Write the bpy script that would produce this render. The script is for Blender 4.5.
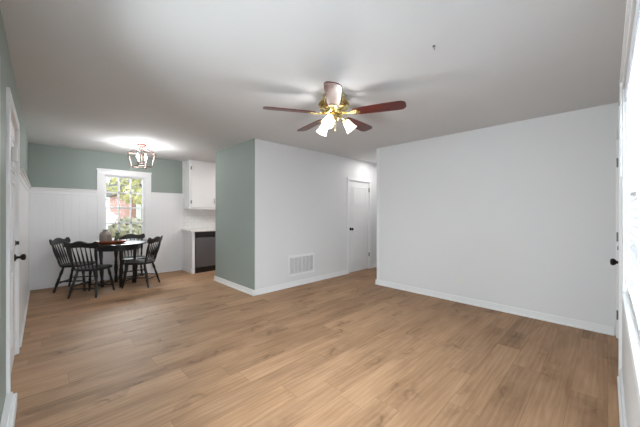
import bpy, bmesh, math, random
from mathutils import Vector, Matrix
random.seed(7)
PI = math.pi
S = bpy.context.scene
C = S.collection
for o in list(bpy.data.objects):
    bpy.data.objects.remove(o)

# ------------------------------------------------------------------ camera
H = 2.44
CAM_H, YAW, F = 1.292, 0.7945, 282.6
cd = bpy.data.cameras.new('camera')
cam = bpy.data.objects.new('camera', cd); C.objects.link(cam)
cam.location = (0, 0, CAM_H)
cam.rotation_euler = (PI / 2, 0, YAW - PI / 2)
cd.sensor_fit = 'HORIZONTAL'; cd.sensor_width = 36.0; cd.lens = 36.0 * F / 640
cd.shift_y = -(213.5 - 212.3) / 640 * -1 * -1
cd.clip_start = 0.01; cd.clip_end = 200
S.camera = cam

# ------------------------------------------------------------------ exposure, sky, sun, area lights
S.view_settings.view_transform = 'Standard'
S.view_settings.look = 'None'
S.view_settings.gamma = 1.0
S.view_settings.use_curve_mapping = False
S.view_settings.exposure = 1.18
W = bpy.data.worlds.new('sky'); S.world = W; W.use_nodes = True
wn = W.node_tree.nodes; wn.clear()
wo = wn.new('ShaderNodeOutputWorld'); wb = wn.new('ShaderNodeBackground')
wb.inputs[0].default_value = (0.86, 0.93, 1.0, 1); wb.inputs[1].default_value = 1.2
W.node_tree.links.new(wb.outputs[0], wo.inputs[0])

def area(name, loc, size, rot, power, col=(1, 1, 1), spread=PI):
    l = bpy.data.lights.new(name, 'AREA'); l.shape = 'RECTANGLE'
    l.size, l.size_y = size; l.energy = power; l.color = col; l.spread = spread
    o = bpy.data.objects.new(name, l); C.objects.link(o)
    o.location = loc; o.rotation_euler = rot
    return o
# daylight arriving through the front window (outside the glass), through the dining window,
# plus an added side window and unseen fill lamps over kitchen and hall
area('front_window_daylight', (1.25, -0.40, 1.55), (2.5, 1.9), (PI / 2, 0, 0), 105, (0.88, 0.94, 1.0))
area('added_window_fill', (-0.62, 1.30, 1.85), (1.3, 1.8), (0, -PI / 2 + math.radians(18), 0), 66, (0.90, 0.95, 1.0))  # fill lamp behind the added side window, evens out the large wall
area('dining_window_daylight', (1.0, 9.3, 3.2), (2.4, 1.4), (math.radians(-62), 0, 0), 330, (0.93, 0.97, 1.0))
area('kitchen_fill_light', (3.7, 4.9, 2.42), (1.0, 1.0), (0, 0, 0), 16, (1, 0.97, 0.93))  # unseen fill lamp, placed so its light spills into the dining area
area('hall_fill_light', (5.15, 3.38, 2.42), (0.4, 0.4), (0, 0, 0), 3.0, (1, 0.98, 0.95))  # unseen fill lamp that lifts the hall

# ------------------------------------------------------------------ materials
def lin(c):
    return tuple((x / 255 / 12.92) if x / 255 <= 0.04045 else ((x / 255 + 0.055) / 1.055) ** 2.4 for x in c) + (1,)

class NT:
    def __init__(s, name):
        s.m = bpy.data.materials.new(name); s.m.use_nodes = True
        s.t = s.m.node_tree; s.b = s.t.nodes['Principled BSDF']; s.out = s.t.nodes['Material Output']
    def n(s, kind, **kw):
        x = s.t.nodes.new(kind)
        for k, v in kw.items():
            setattr(x, k, v)
        return x
    def l(s, a, b): s.t.links.new(a, b)
    def v(s, sock, val):
        if hasattr(val, 'is_output'): s.l(val, sock)
        else: sock.default_value = val
    def math(s, op, a, b=0.0, c=None):
        x = s.n('ShaderNodeMath', operation=op); s.v(x.inputs[0], a); s.v(x.inputs[1], b)
        if c is not None: s.v(x.inputs[2], c)
        return x.outputs[0]
    def mix(s, f, a, b, blend='MIX'):
        x = s.n('ShaderNodeMix', data_type='RGBA', blend_type=blend)
        s.v(x.inputs[0], f); s.v(x.inputs[6], a); s.v(x.inputs[7], b)
        return x.outputs[2]
    def noise(s, vec, scale, detail=3, rough=0.5):
        x = s.n('ShaderNodeTexNoise'); s.l(vec, x.inputs['Vector'])
        x.inputs['Scale'].default_value = scale; x.inputs['Detail'].default_value = detail
        x.inputs['Roughness'].default_value = rough
        return x.outputs[0]
    def ramp(s, f, stops):
        x = s.n('ShaderNodeValToRGB'); s.l(f, x.inputs[0])
        e = x.color_ramp.elements
        e[0].position, e[0].color = stops[0]; e[1].position, e[1].color = stops[1]
        for p, c in stops[2:]:
            k = e.new(p); k.color = c
        return x.outputs[0]

def mat(name, rgb, rough=0.5, metal=0.0, bump=0.0, bscale=60, var=0.03, spec=0.5, emit=None, estr=0.0, coat=0.0):
    t = NT(name); b = t.b
    tc = t.n('ShaderNodeTexCoord').outputs['Object']
    nz = t.noise(tc, 3.0, 2)
    c = lin(rgb)
    dark = tuple(x * (1 - var * 2) for x in c[:3]) + (1,); lite = tuple(min(1, x * (1 + var)) for x in c[:3]) + (1,)
    t.l(t.mix(nz, dark, lite), b.inputs['Base Color'])
    b.inputs['Roughness'].default_value = rough; b.inputs['Metallic'].default_value = metal
    b.inputs['Specular IOR Level'].default_value = spec
    b.inputs['Coat Weight'].default_value = coat
    if bump:
        bp = t.n('ShaderNodeBump'); bp.inputs['Strength'].default_value = bump; bp.inputs['Distance'].default_value = 0.002
        t.l(t.noise(tc, bscale, 4, 0.6), bp.inputs['Height']); t.l(bp.outputs[0], b.inputs['Normal'])
    if emit:
        b.inputs['Emission Color'].default_value = lin(emit); b.inputs['Emission Strength'].default_value = estr
    return t.m

def floor_material():
    t = NT('oak_plank_floor'); b = t.b
    tc = t.n('ShaderNodeTexCoord').outputs['Object']
    sx = t.n('ShaderNodeSeparateXYZ'); t.l(tc, sx.inputs[0])
    PW, PL = 0.19, 1.22
    yy = t.math('DIVIDE', sx.outputs[1], PW); row = t.math('FLOOR', yy)
    wn1 = t.n('ShaderNodeTexWhiteNoise', noise_dimensions='1D'); t.l(row, wn1.inputs['W'])
    xx = t.math('DIVIDE', t.math('ADD', sx.outputs[0], t.math('MULTIPLY', wn1.outputs[0], PL * 3)), PL)
    col = t.math('FLOOR', xx)
    cv = t.n('ShaderNodeCombineXYZ'); t.l(row, cv.inputs[0]); t.l(col, cv.inputs[1])
    wn2 = t.n('ShaderNodeTexWhiteNoise', noise_dimensions='2D'); t.l(cv.outputs[0], wn2.inputs['Vector'])
    rnd = wn2.outputs[0]
    # each plank gets its own patch of grain
    off = t.n('ShaderNodeCombineXYZ'); t.l(t.math('MULTIPLY', rnd, 37.0), off.inputs[0]); t.l(t.math('MULTIPLY', rnd, 91.0), off.inputs[2])
    va = t.n('ShaderNodeVectorMath', operation='ADD'); t.l(tc, va.inputs[0]); t.l(off.outputs[0], va.inputs[1])
    def stretched(sxv, syv):
        m = t.n('ShaderNodeVectorMath', operation='MULTIPLY'); t.l(va.outputs[0], m.inputs[0]); m.inputs[1].default_value = (sxv, syv, 1)
        return m.outputs[0]
    fine = t.noise(stretched(3.5, 60), 1.0, 5, 0.65)
    broad = t.noise(stretched(1.6, 13), 1.0, 3, 0.55)
    cloud = t.noise(stretched(1.2, 4.0), 1.3, 2, 0.5)
    dst = t.n('ShaderNodeTexWave', wave_type='BANDS', bands_direction='Y'); t.l(stretched(1.0, 5), dst.inputs[0])
    dst.inputs['Scale'].default_value = 1.6; dst.inputs['Distortion'].default_value = 7; dst.inputs['Detail'].default_value = 2
    base = t.ramp(broad, [(0.30, lin((128, 98, 72))), (0.72, lin((186, 151, 121))), (0.5, lin((162, 128, 100)))])
    c1 = t.mix(t.math('MULTIPLY', rnd, 0.5), base, lin((178, 144, 114)))
    c2 = t.mix(0.38, c1, t.ramp(fine, [(0.3, lin((120, 92, 70))), (0.7, lin((192, 160, 132)))]))
    c3 = t.mix(t.math('MULTIPLY', dst.outputs[0], 0.26), c2, lin((124, 94, 68)))
    c3 = t.mix(0.22, c3, t.ramp(cloud, [(0.35, lin((130, 100, 76))), (0.65, lin((190, 156, 128)))]))
    # knots: dark streaky cores
    vor = t.n('ShaderNodeTexVoronoi', feature='F1', voronoi_dimensions='2D'); vor.inputs['Scale'].default_value = 1.0
    ns = t.n('ShaderNodeVectorMath', operation='MULTIPLY'); t.l(va.outputs[0], ns.inputs[0]); ns.inputs[1].default_value = (1.05, 3.4, 1)
    nz = t.n('ShaderNodeTexNoise'); t.l(va.outputs[0], nz.inputs['Vector']); nz.inputs['Scale'].default_value = 9; nz.inputs['Detail'].default_value = 4
    nm = t.n('ShaderNodeVectorMath', operation='MULTIPLY'); t.l(nz.outputs['Color'], nm.inputs[0]); nm.inputs[1].default_value = (0.55, 0.9, 0)
    ad = t.n('ShaderNodeVectorMath', operation='ADD'); t.l(ns.outputs[0], ad.inputs[0]); t.l(nm.outputs[0], ad.inputs[1])
    t.l(ad.outputs[0], vor.inputs['Vector'])
    kn = t.ramp(vor.outputs['Distance'], [(0.02, (1, 1, 1, 1)), (0.30, (0, 0, 0, 1)), (0.08, (0.42, 0.42, 0.42, 1))])
    kmask = t.math('GREATER_THAN', t.noise(stretched(1.0, 1.0), 1.1, 0), 0.36)
    c4 = t.mix(t.math('MULTIPLY', t.math('MULTIPLY', kn, 0.62), kmask), c3, lin((92, 66, 46)))
    # joints between planks
    fy = t.math('ABSOLUTE', t.math('SUBTRACT', t.math('FRACT', yy), 0.5)); fx = t.math('ABSOLUTE', t.math('SUBTRACT', t.math('FRACT', xx), 0.5))
    gy = t.math('GREATER_THAN', fy, 0.5 - 0.0016 / PW); gx = t.math('GREATER_THAN', fx, 0.5 - 0.0016 / PL)
    gap = t.math('MAXIMUM', gy, gx)
    c5 = t.mix(t.math('MULTIPLY', gap, 0.35), c4, lin((88, 64, 46)))
    tone = t.math('ADD', t.math('MULTIPLY', rnd, 0.20), 0.90)
    vm = t.n('ShaderNodeVectorMath', operation='SCALE'); t.l(c5, vm.inputs[0]); t.l(tone, vm.inputs['Scale'])
    hs_ = t.n('ShaderNodeHueSaturation'); hs_.inputs['Saturation'].default_value = 1.06; t.l(vm.outputs[0], hs_.inputs['Color']); t.l(hs_.outputs[0], b.inputs['Base Color'])
    t.l(t.math('ADD', t.math('MULTIPLY', fine, 0.16), 0.52), b.inputs['Roughness'])
    b.inputs['Specular IOR Level'].default_value = 0.28
    bp = t.n('ShaderNodeBump'); bp.inputs['Strength'].default_value = 0.25; bp.inputs['Distance'].default_value = 0.0012
    t.l(t.math('SUBTRACT', fine, t.math('MULTIPLY', gap, 1.5)), bp.inputs['Height']); t.l(bp.outputs[0], b.inputs['Normal'])
    return t.m

def glass_material():
    t = NT('window_glass')
    t.t.nodes.remove(t.b)
    g = t.n('ShaderNodeBsdfGlossy'); g.inputs['Roughness'].default_value = 0.02
    tr = t.n('ShaderNodeBsdfTransparent'); tr.inputs[0].default_value = (0.96, 0.98, 0.97, 1)
    fr = t.n('ShaderNodeFresnel'); fr.inputs[0].default_value = 1.25
    mx = t.n('ShaderNodeMixShader'); t.l(fr.outputs[0], mx.inputs[0]); t.l(tr.outputs[0], mx.inputs[1]); t.l(g.outputs[0], mx.inputs[2])
    t.l(mx.outputs[0], t.out.inputs[0])
    return t.m

def translucent_material(name, rgb, f=0.5):
    t = NT(name); t.b.inputs['Base Color'].default_value = lin(rgb); t.b.inputs['Roughness'].default_value = 0.5
    tl = t.n('ShaderNodeBsdfTranslucent'); tl.inputs[0].default_value = lin(rgb)
    mx = t.n('ShaderNodeMixShader'); mx.inputs[0].default_value = f
    t.l(t.b.outputs[0], mx.inputs[1]); t.l(tl.outputs[0], mx.inputs[2]); t.l(mx.outputs[0], t.out.inputs[0])
    return t.m

def wood_material(name, dark, lite, rough=0.25, axis=(2, 30, 30), coat=0.3):
    t = NT(name); tc = t.n('ShaderNodeTexCoord').outputs['Object']
    m = t.n('ShaderNodeVectorMath', operation='MULTIPLY'); t.l(tc, m.inputs[0]); m.inputs[1].default_value = axis
    t.l(t.ramp(t.noise(m.outputs[0], 1.0, 4), [(0.3, lin(dark)), (0.7, lin(lite))]), t.b.inputs['Base Color'])
    t.b.inputs['Roughness'].default_value = rough; t.b.inputs['Coat Weight'].default_value = coat
    t.b.inputs['Coat Roughness'].default_value = 0.12
    return t.m

def brick_material(name, a, b_, mortar, scale, bw=0.5, rh=0.25, rough=0.8, ms=0.02, rot=None):
    t = NT(name); tc = t.n('ShaderNodeTexCoord').outputs['Object']
    sp = t.n('ShaderNodeSeparateXYZ'); t.l(tc, sp.inputs[0]); cb = t.n('ShaderNodeCombineXYZ')
    t.l(t.math('ADD', sp.outputs[0], sp.outputs[1]), cb.inputs[0]); t.l(sp.outputs[2], cb.inputs[1])
    br = t.n('ShaderNodeTexBrick'); t.l(cb.outputs[0], br.inputs['Vector'])
    br.inputs['Color1'].default_value = lin(a); br.inputs['Color2'].default_value = lin(b_); br.inputs['Mortar'].default_value = lin(mortar)
    br.inputs['Scale'].default_value = scale; br.inputs['Brick Width'].default_value = bw; br.inputs['Row Height'].default_value = rh
    br.inputs['Mortar Size'].default_value = ms
    t.l(br.outputs[0], t.b.inputs['Base Color']); t.b.inputs['Roughness'].default_value = rough
    bp = t.n('ShaderNodeBump'); bp.inputs['Strength'].default_value = 0.3; bp.inputs['Distance'].default_value = 0.003; bp.invert = True
    t.l(br.outputs['Fac'], bp.inputs['Height']); t.l(bp.outputs[0], t.b.inputs['Normal'])
    return t.m

def leaf_material(name, a, b_):
    t = NT(name); tc = t.n('ShaderNodeTexCoord').outputs['Object']
    t.l(t.ramp(t.noise(tc, 2.3, 4, 0.7), [(0.35, lin(a)), (0.65, lin(b_))]), t.b.inputs['Base Color'])
    t.b.inputs['Roughness'].default_value = 0.6
    return t.m

M = dict(
    white_wall=mat('white_wall_paint', (222, 222, 223), 0.6, bump=0.05, bscale=120, var=0.006, spec=0.3),
    green_wall=mat('sage_green_paint', (146, 156, 150), 0.6, bump=0.05, bscale=120, var=0.01, spec=0.3),
    ceiling=mat('ceiling_paint', (216, 216, 217), 0.85, bump=0.5, bscale=90, var=0.01, spec=0.2),
    trim=mat('white_trim_paint', (232, 232, 233), 0.35, var=0.005),
    door=mat('white_door_paint', (228, 228, 229), 0.4, var=0.005),
    cabinet=mat('white_cabinet_paint', (230, 230, 230), 0.35, var=0.005),
    counter=mat('pale_quartz', (228, 226, 224), 0.2, var=0.03),
    floor=floor_material(), glass=glass_material(),
    dark_metal=mat('dark_bronze_metal', (52, 46, 44), 0.35, metal=0.9),
    hinge=mat('aged_steel_hinge', (128, 126, 124), 0.45, metal=0.6),
    nickel=mat('satin_nickel', (150, 148, 145), 0.3, metal=1.0),
    steel=mat('brushed_stainless', (112, 114, 118), 0.36, metal=0.9, bump=0.1, bscale=200),
    black=mat('black_plastic', (14, 14, 15), 0.25),
    brass=mat('polished_brass', (222, 202, 146), 0.2, metal=1.0),
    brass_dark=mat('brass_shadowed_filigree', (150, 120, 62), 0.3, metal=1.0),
    copper=mat('dark_copper', (82, 40, 30), 0.3, metal=0.6),
    cage=mat('bronze_cage_metal', (86, 66, 60), 0.3, metal=0.8),
    mahogany=wood_material('mahogany_blade', (58, 16, 14), (104, 32, 25), 0.35, (3, 40, 40), 0.25),
    black_wood=mat('black_painted_wood', (14, 12, 11), 0.40, var=0.1, coat=0.1),
    tray=wood_material('reddish_wood_tray', (120, 52, 28), (172, 88, 48), 0.35, (4, 30, 8), 0.2),
    crock=mat('taupe_glazed_stoneware', (138, 128, 120), 0.35, bump=0.3, bscale=30, var=0.12),
    leaf=leaf_material('eucalyptus_leaf', (98, 118, 96), (150, 164, 140)),
    shade=mat('frosted_glass_shade', (250, 248, 244), 0.4, emit=(255, 250, 240), estr=0.9),
    bulb=mat('lit_bulb_glass', (255, 250, 240), 0.3, emit=(255, 236, 206), estr=6.0),
    candle=mat('ivory_candle_sleeve', (226, 218, 200), 0.5),
    slat=translucent_material('white_blind_slat', (236, 238, 242), 0.10),
    plate=mat('white_switch_plate', (222, 222, 220), 0.4, var=0.005),
    tile=brick_material('white_wall_tile', (232, 232, 231), (226, 226, 225), (205, 205, 204), 5, 0.75, 0.38, 0.25, 0.012),
    dark_slot=mat('shadowed_duct', (190, 190, 192), 0.8),
    grass=leaf_material('winter_lawn', (168, 164, 138), (200, 192, 168)),
    brick=brick_material('red_brick', (190, 128, 116), (206, 150, 138), (214, 202, 194), 3.0, 0.7, 0.22, 0.9),
    house_white=mat('house_white_paint', (236, 236, 236), 0.6),
    roof=mat('grey_shingle', (128, 124, 124), 0.9, bump=0.4, bscale=12),
    bark=mat('tree_bark', (112, 96, 82), 0.9, bump=0.6, bscale=20, var=0.15),
    autumn=leaf_material('yellow_green_leaf', (172, 168, 112), (226, 220, 164)),
    evergreen=leaf_material('dull_green_leaf', (124, 130, 112), (174, 176, 150)),
    tank=mat('white_tank_enamel', (244, 244, 246), 0.4),
)

# ------------------------------------------------------------------ mesh helpers
class MB:
    def __init__(s): s.bm = bmesh.new()
    def box(s, x0, x1, y0, y1, z0, z1, bev=0.0, mtx=None):
        vs = [s.bm.verts.new((x, y, z)) for x in (x0, x1) for y in (y0, y1) for z in (z0, z1)]
        q = [(0, 1, 3, 2), (4, 6, 7, 5), (0, 4, 5, 1), (2, 3, 7, 6), (0, 2, 6, 4), (1, 5, 7, 3)]
        fs = [s.bm.faces.new([vs[i] for i in f]) for f in q]
        if bev:
            es = list({e for f in fs for e in f.edges})
            r = bmesh.ops.bevel(s.bm, geom=es, offset=bev, segments=2, affect='EDGES', profile=0.7)
            vs = list({v for f in r['faces'] for v in f.verts} | {v for v in vs if v.is_valid})
        if mtx is not None: bmesh.ops.transform(s.bm, matrix=mtx, verts=[v for v in vs if v.is_valid])
        return s
    def tube(s, pts, rad, seg=12, cap=True, up=None):
        pts = [Vector(p) for p in pts]
        if not hasattr(rad, '__len__'): rad = [rad] * len(pts)
        rings = []; prev = None
        for i, p in enumerate(pts):
            a = pts[max(0, i - 1)]; b = pts[min(len(pts) - 1, i + 1)]
            d = (b - a).normalized()
            if prev is None:
                u = Vector((0, 0, 1)) if abs(d.z) < 0.9 else Vector((1, 0, 0))
                prev = (u - d * u.dot(d)).normalized()
            prev = (prev - d * prev.dot(d)).normalized(); w = d.cross(prev)
            rings.append([s.bm.verts.new(p + (prev * math.cos(2 * PI * k / seg) + w * math.sin(2 * PI * k / seg)) * rad[i]) for k in range(seg)])
        for r0, r1 in zip(rings, rings[1:]):
            for k in range(seg):
                s.bm.faces.new((r0[k], r0[(k + 1) % seg], r1[(k + 1) % seg], r1[k]))
        if cap:
            s.bm.faces.new(list(reversed(rings[0]))); s.bm.faces.new(rings[-1])
        return s
    def turned(s, a, b, prof, seg=14):
        a = Vector(a); b = Vector(b)
        return s.tube([a.lerp(b, t) for t, r in prof], [r for t, r in prof], seg)
    def lathe(s, prof, seg=32, c=(0, 0, 0), mtx=None, sx=1, sy=1, closed=False):
        rings = []
        for r, z in prof:
            rings.append([s.bm.verts.new((c[0] + r * sx * math.cos(2 * PI * k / seg), c[1] + r * sy * math.sin(2 * PI * k / seg), c[2] + z)) for k in range(seg)])
        for r0, r1 in zip(rings, rings[1:]):
            for k in range(seg):
                s.bm.faces.new((r0[k], r0[(k + 1) % seg], r1[(k + 1) % seg], r1[k]))
        if not closed:
            s.bm.faces.new(list(reversed(rings[0]))); s.bm.faces.new(rings[-1])
        if mtx is not None: bmesh.ops.transform(s.bm, matrix=mtx, verts=[v for r in rings for v in r])
        return s
    def prism(s, poly, z0, z1, mtx=None, bev=0.0):
        lo = [s.bm.verts.new((x, y, z0)) for x, y in poly]; hi = [s.bm.verts.new((x, y, z1)) for x, y in poly]
        n = len(poly); fs = [s.bm.faces.new(list(reversed(lo))), s.bm.faces.new(hi)]
        for k in range(n): fs.append(s.bm.faces.new((lo[k], lo[(k + 1) % n], hi[(k + 1) % n], hi[k])))
        vs = lo + hi
        if bev:
            es = [e for e in fs[0].edges] + [e for e in fs[1].edges]
            r = bmesh.ops.bevel(s.bm, geom=es, offset=bev, segments=2, affect='EDGES', profile=0.6)
            vs = list({v for f in r['faces'] for v in f.verts} | {v for v in vs if v.is_valid})
        if mtx is not None: bmesh.ops.transform(s.bm, matrix=mtx, verts=[v for v in vs if v.is_valid])
        return s
    def ball(s, c, r, sub=2, sc=(1, 1, 1), jit=0.0):
        g = bmesh.ops.create_icosphere(s.bm, subdivisions=sub, radius=r)
        for v in g['verts']:
            k = 1 + random.uniform(-jit, jit)
            v.co = Vector((v.co.x * sc[0] * k + c[0], v.co.y * sc[1] * k + c[1], v.co.z * sc[2] * k + c[2]))
        return s
    def build(s, name, m, parent=None, smooth=False, wn=False):
        bmesh.ops.recalc_face_normals(s.bm, faces=s.bm.faces)
        me = bpy.data.meshes.new(name); s.bm.to_mesh(me); s.bm.free()
        me.materials.append(M[m] if isinstance(m, str) else m)
        o = bpy.data.objects.new(name, me); C.objects.link(o)
        if parent: o.parent = parent
        if smooth:
            for p in me.polygons: p.use_smooth = True
            me.set_sharp_from_angle(angle=math.radians(40))
        return o

def tag(o, label=None, cat=None, group=None, kind=None):
    if label: o['label'] = label
    if cat: o['category'] = cat
    if group: o['group'] = group
    if kind: o['kind'] = kind
    return o
def empty(name, loc=(0, 0, 0), rz=0.0):
    o = bpy.data.objects.new(name, None); C.objects.link(o); o.location = loc; o.rotation_euler = (0, 0, rz)
    o.empty_display_size = 0.1
    return o
def struct(o, label=None, cat=None):
    return tag(o, label, cat, kind='structure')
def copy_tree(o, parent=None):
    c = o.copy(); C.objects.link(c); c.parent = parent
    for ch in [x for x in o.children]: copy_tree(ch, c)
    return c

XL, XB, YR, YV, YD, XG = -0.17, 4.285, -0.077, 3.844, 6.716, 2.344
YG2, YB, XH, XK, T = 5.218, 2.907, 5.66, 5.0, 0.12

def wall_cells(mb, fixed0, fixed1, a0, a1, axis, holes, z0=0.0, z1=H):
    """wall slab with rectangular holes (b0,b1,h0,h1) along the given axis"""
    xs = sorted({a0, a1} | {h[0] for h in holes} | {h[1] for h in holes})
    for p, q in zip(xs, xs[1:]):
        hs = [h for h in holes if h[0] <= p and h[1] >= q]
        spans = [(z0, z1)]
        for h in hs:
            ns = []
            for s0, s1 in spans:
                if h[2] > s0: ns.append((s0, min(s1, h[2])))
                if h[3] < s1: ns.append((max(s0, h[3]), s1))
            spans = ns
        for s0, s1 in spans:
            if s1 - s0 < 1e-4: continue
            if axis == 'x': mb.box(p, q, fixed0, fixed1, s0, s1)
            else: mb.box(fixed0, fixed1, p, q, s0, s1)
    return mb

# ------------------------------------------------------------------ structure
struct(MB().box(XL - T, XH + T, YR - T, YD + T, -0.10, 0.0).build('floor', 'floor'), 'light oak plank flooring running through the rooms', 'floor')
struct(MB().box(XL - T, XH + T, YR - T, YD + T, H, H + 0.1).build('ceiling', 'ceiling'), 'pale matte textured ceiling', 'ceiling')
DL = (2.835, 3.755)        # left entry door leaf along y
DR = (3.27, 4.20)          # front door leaf along x
DHA = (4.64, 5.35)         # hall door leaf along x
DW = (0.84, 1.515, 0.75, 2.01)   # dining window opening
FW = (0.02, 2.42, 0.82, 2.01)   # front window opening
struct(wall_cells(MB(), XL - T, XL, YR - T, YD + T, 'y', [(DL[0] - .01, DL[1] + .01, -0.01, 2.035), (0.5, 2.1, 0.82, 2.01)]).build('wall_left', 'green_wall'), 'sage green wall on the left holding a white door', 'wall')
struct(wall_cells(MB(), YR - T, YR, XL, XH + T, 'x', [(FW[0], FW[1], FW[2], FW[3]), (DR[0] - .01, DR[1] + .01, -0.01, 2.035)]).build('wall_right', 'white_wall'), 'white front wall at the right edge holding window and door', 'wall')
struct(MB().box(XB, XB + T, YR, YB, 0, H).build('wall_back', 'white_wall'), 'large blank white wall on the right', 'wall')
struct(wall_cells(MB(), YD, YD + T, XL, XH + T, 'x', [DW]).build('wall_far', 'green_wall'), 'sage green dining wall above the white wainscot', 'wall')
struct(wall_cells(MB(), YV, YV + T, XG + 0.012, XH, 'x', [(DHA[0] - .01, DHA[1] + .01, -0.01, 1.975)]).build('wall_middle', 'white_wall'), 'white middle wall with a floor level vent grille', 'wall')
struct(MB().box(XG, XG + 0.012, YV, YG2, 0, H).build('wall_green', 'green_wall'), 'sage green wall end between dining area and living room', 'wall')
struct(MB().box(XG + 0.012, XG + T, YV + T, YG2, 0, H).build('wall_kitchen', 'white_wall'), 'kitchen side of the green wall', 'wall')
struct(MB().box(XH, XH + T, YR, YD, 0, H).build('wall_end', 'white_wall'), 'white wall closing the hall and kitchen', 'wall')
struct(MB().box(XB + T, XH, YB - T, YB, 0, H).build('wall_hall', 'white_wall'), 'hall wall behind the large white wall', 'wall')

# baseboards (one per wall)
def base(name, pts, label, h=0.085, t=0.014):
    mb = MB()
    for x0, x1, y0, y1 in pts:
        mb.box(x0, x1, y0, y1, 0, h, 0.003)
    return struct(mb.build(name, 'trim'), label, 'baseboard')
bt = 0.014
def shoe(mb, pts):
    for x0, x1, y0, y1 in pts: mb.box(x0, x1, y0, y1, 0, 0.02, 0.004)
def base2(name, runs, label):
    """runs: (axis, fixed, normal sign, a0, a1)"""
    mb = MB()
    for ax, f, s, a0, a1 in runs:
        for t_, h0, h1 in ((bt, 0, 0.085), (bt + 0.012, 0, 0.02)):
            lo, hi = sorted((f, f + s * t_))
            if ax == 'y': mb.box(lo, hi, a0, a1, h0, h1, 0.003)
            else: mb.box(a0, a1, lo, hi, h0, h1, 0.003)
    return struct(mb.build(name, 'trim'), label, 'baseboard')
base2('baseboard_back', [('y', XB, -1, YR + 0.03, YB + 0.02), ('x', YB, 1, XB - 0.026, XB + T)], 'white baseboard along the large blank wall')
base2('baseboard_middle', [('x', YV, -1, XG - 0.026, 4.565), ('x', YV, -1, 5.425, XH)], 'white baseboard under the vent grille wall')
base2('baseboard_green', [('y', XG, -1, YV - 0.026, YG2 + 0.026), ('x', YG2, 1, XG - 0.01, XG + T)], 'white baseboard along the green wall end')
base2('baseboard_left', [('y', XL, 1, 3.94, YD - 0.03)], 'white baseboard on the left wainscot')
base2('baseboard_far', [('x', YD - 0.012, -1, XL + 0.03, 2.24)], 'white baseboard under the dining window wall')
base2('baseboard_right', [('x', YR, 1, XL + 0.05, 3.19)], 'white baseboard under the front window')
base2('baseboard_end', [('y', XH, -1, YB + 0.03, YV - 0.03)], 'white baseboard at the end of the hall')
mb = MB().box(XL, XL + 0.05, YR + 0.04, 2.765, 0, 0.09, 0.008).box(XL, XL + 0.03, YR + 0.04, 2.765, 0.09, 0.105, 0.004)
struct(mb.build('baseboard_entry', 'trim'), 'thick white baseboard at lower left beside the door casing', 'baseboard')

# wainscot boards + chair rail
def wains(name, axis, f, s, a0, a1, holes, label, h=1.66):
    mb = MB(); step = 0.105; a = a0
    while a < a1 - 1e-4:
        b = min(a + step, a1)
        spans = [(0.0, h)]
        cells = [(a, b)]
        for h0, h1, z0, z1 in holes:
            n = []
            for p, q in cells:
                if q <= h0 or p >= h1: n.append((p, q)); continue
                if p < h0: n.append((p, h0))
                if q > h1: n.append((h1, q))
                lo, hi = max(p, h0), min(q, h1)
                if z0 > 0.01: 
                    l2, u2 = sorted((f, f + s * 0.012))
                    if axis == 'x': mb.box(lo, hi, l2, u2, 0, z0)
                    else: mb.box(l2, u2, lo, hi, 0, z0)
            cells = n
        l2, u2 = sorted((f, f + s * 0.012))
        for p, q in cells:
            g = 0.0015
            if axis == 'x': mb.box(p + g, q - g, l2, u2, 0, h, 0.0015); l4, u4 = sorted((f, f + s * 0.0095)); mb.box(p, q, l4, u4, 0, h)
            else: mb.box(l2, u2, p + g, q - g, 0, h, 0.0015); l4, u4 = sorted((f, f + s * 0.0095)); mb.box(l4, u4, p, q, 0, h)
        a = b
    l3, u3 = sorted((f, f + s * 0.006))
    # backing behind the grooves
    return mb
w = wains('trim_1', 'x', YD, -1, XL + 0.012, 2.25, [(0.745, 1.615, 0.0, 3)], '')
w.box(0.735, 1.645, YD - 0.012, YD, 0, 0.72)
struct(w.build('trim_1', 'trim'), 'white panelled wainscot on the dining window wall', 'wainscot')
struct(wains('trim_2', 'y', XL, 1, 3.935, YD, [], '').build('trim_2', 'trim'), 'white panelled wainscot on the left wall past the door', 'wainscot')
def rail(mb, axis, f, s, a0, a1, z=1.66):
    for t_, z0, z1 in ((0.018, z - 0.055, z + 0.01), (0.026, z + 0.005, z + 0.035), (0.042, z + 0.033, z + 0.052)):
        lo, hi = sorted((f, f + s * t_))
        if axis == 'x': mb.box(a0, a1, lo, hi, z0, z1, 0.003)
        else: mb.box(lo, hi, a0, a1, z0, z1, 0.003)
    return mb
struct(rail(rail(MB(), 'x', YD, -1, XL, 0.733), 'x', YD, -1, 1.627, 2.285).build('trim_3', 'trim'), 'white chair rail capping the dining wall wainscot', 'chair rail')
struct(rail(MB(), 'y', XL, 1, 3.935, YD).build('trim_4', 'trim'), 'white chair rail on the left wall past the door', 'chair rail')
# kitchen wall tile
struct(MB().box(2.25, XH, YD - 0.008, YD, 0.9, H).build('trim_5', 'tile'), 'white tiled splashback above the worktop', 'tiles')
# thin crown strip on the green wall end + corner bead of the large wall
struct(MB().box(XB - 0.003, XB, YB - 0.055, YB, 0.085, H).box(XB, XB + T, YB, YB + 0.003, 0.085, H).build('trim_6', 'trim'), 'flat white corner trim ending the large wall', 'corner trim')

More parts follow.
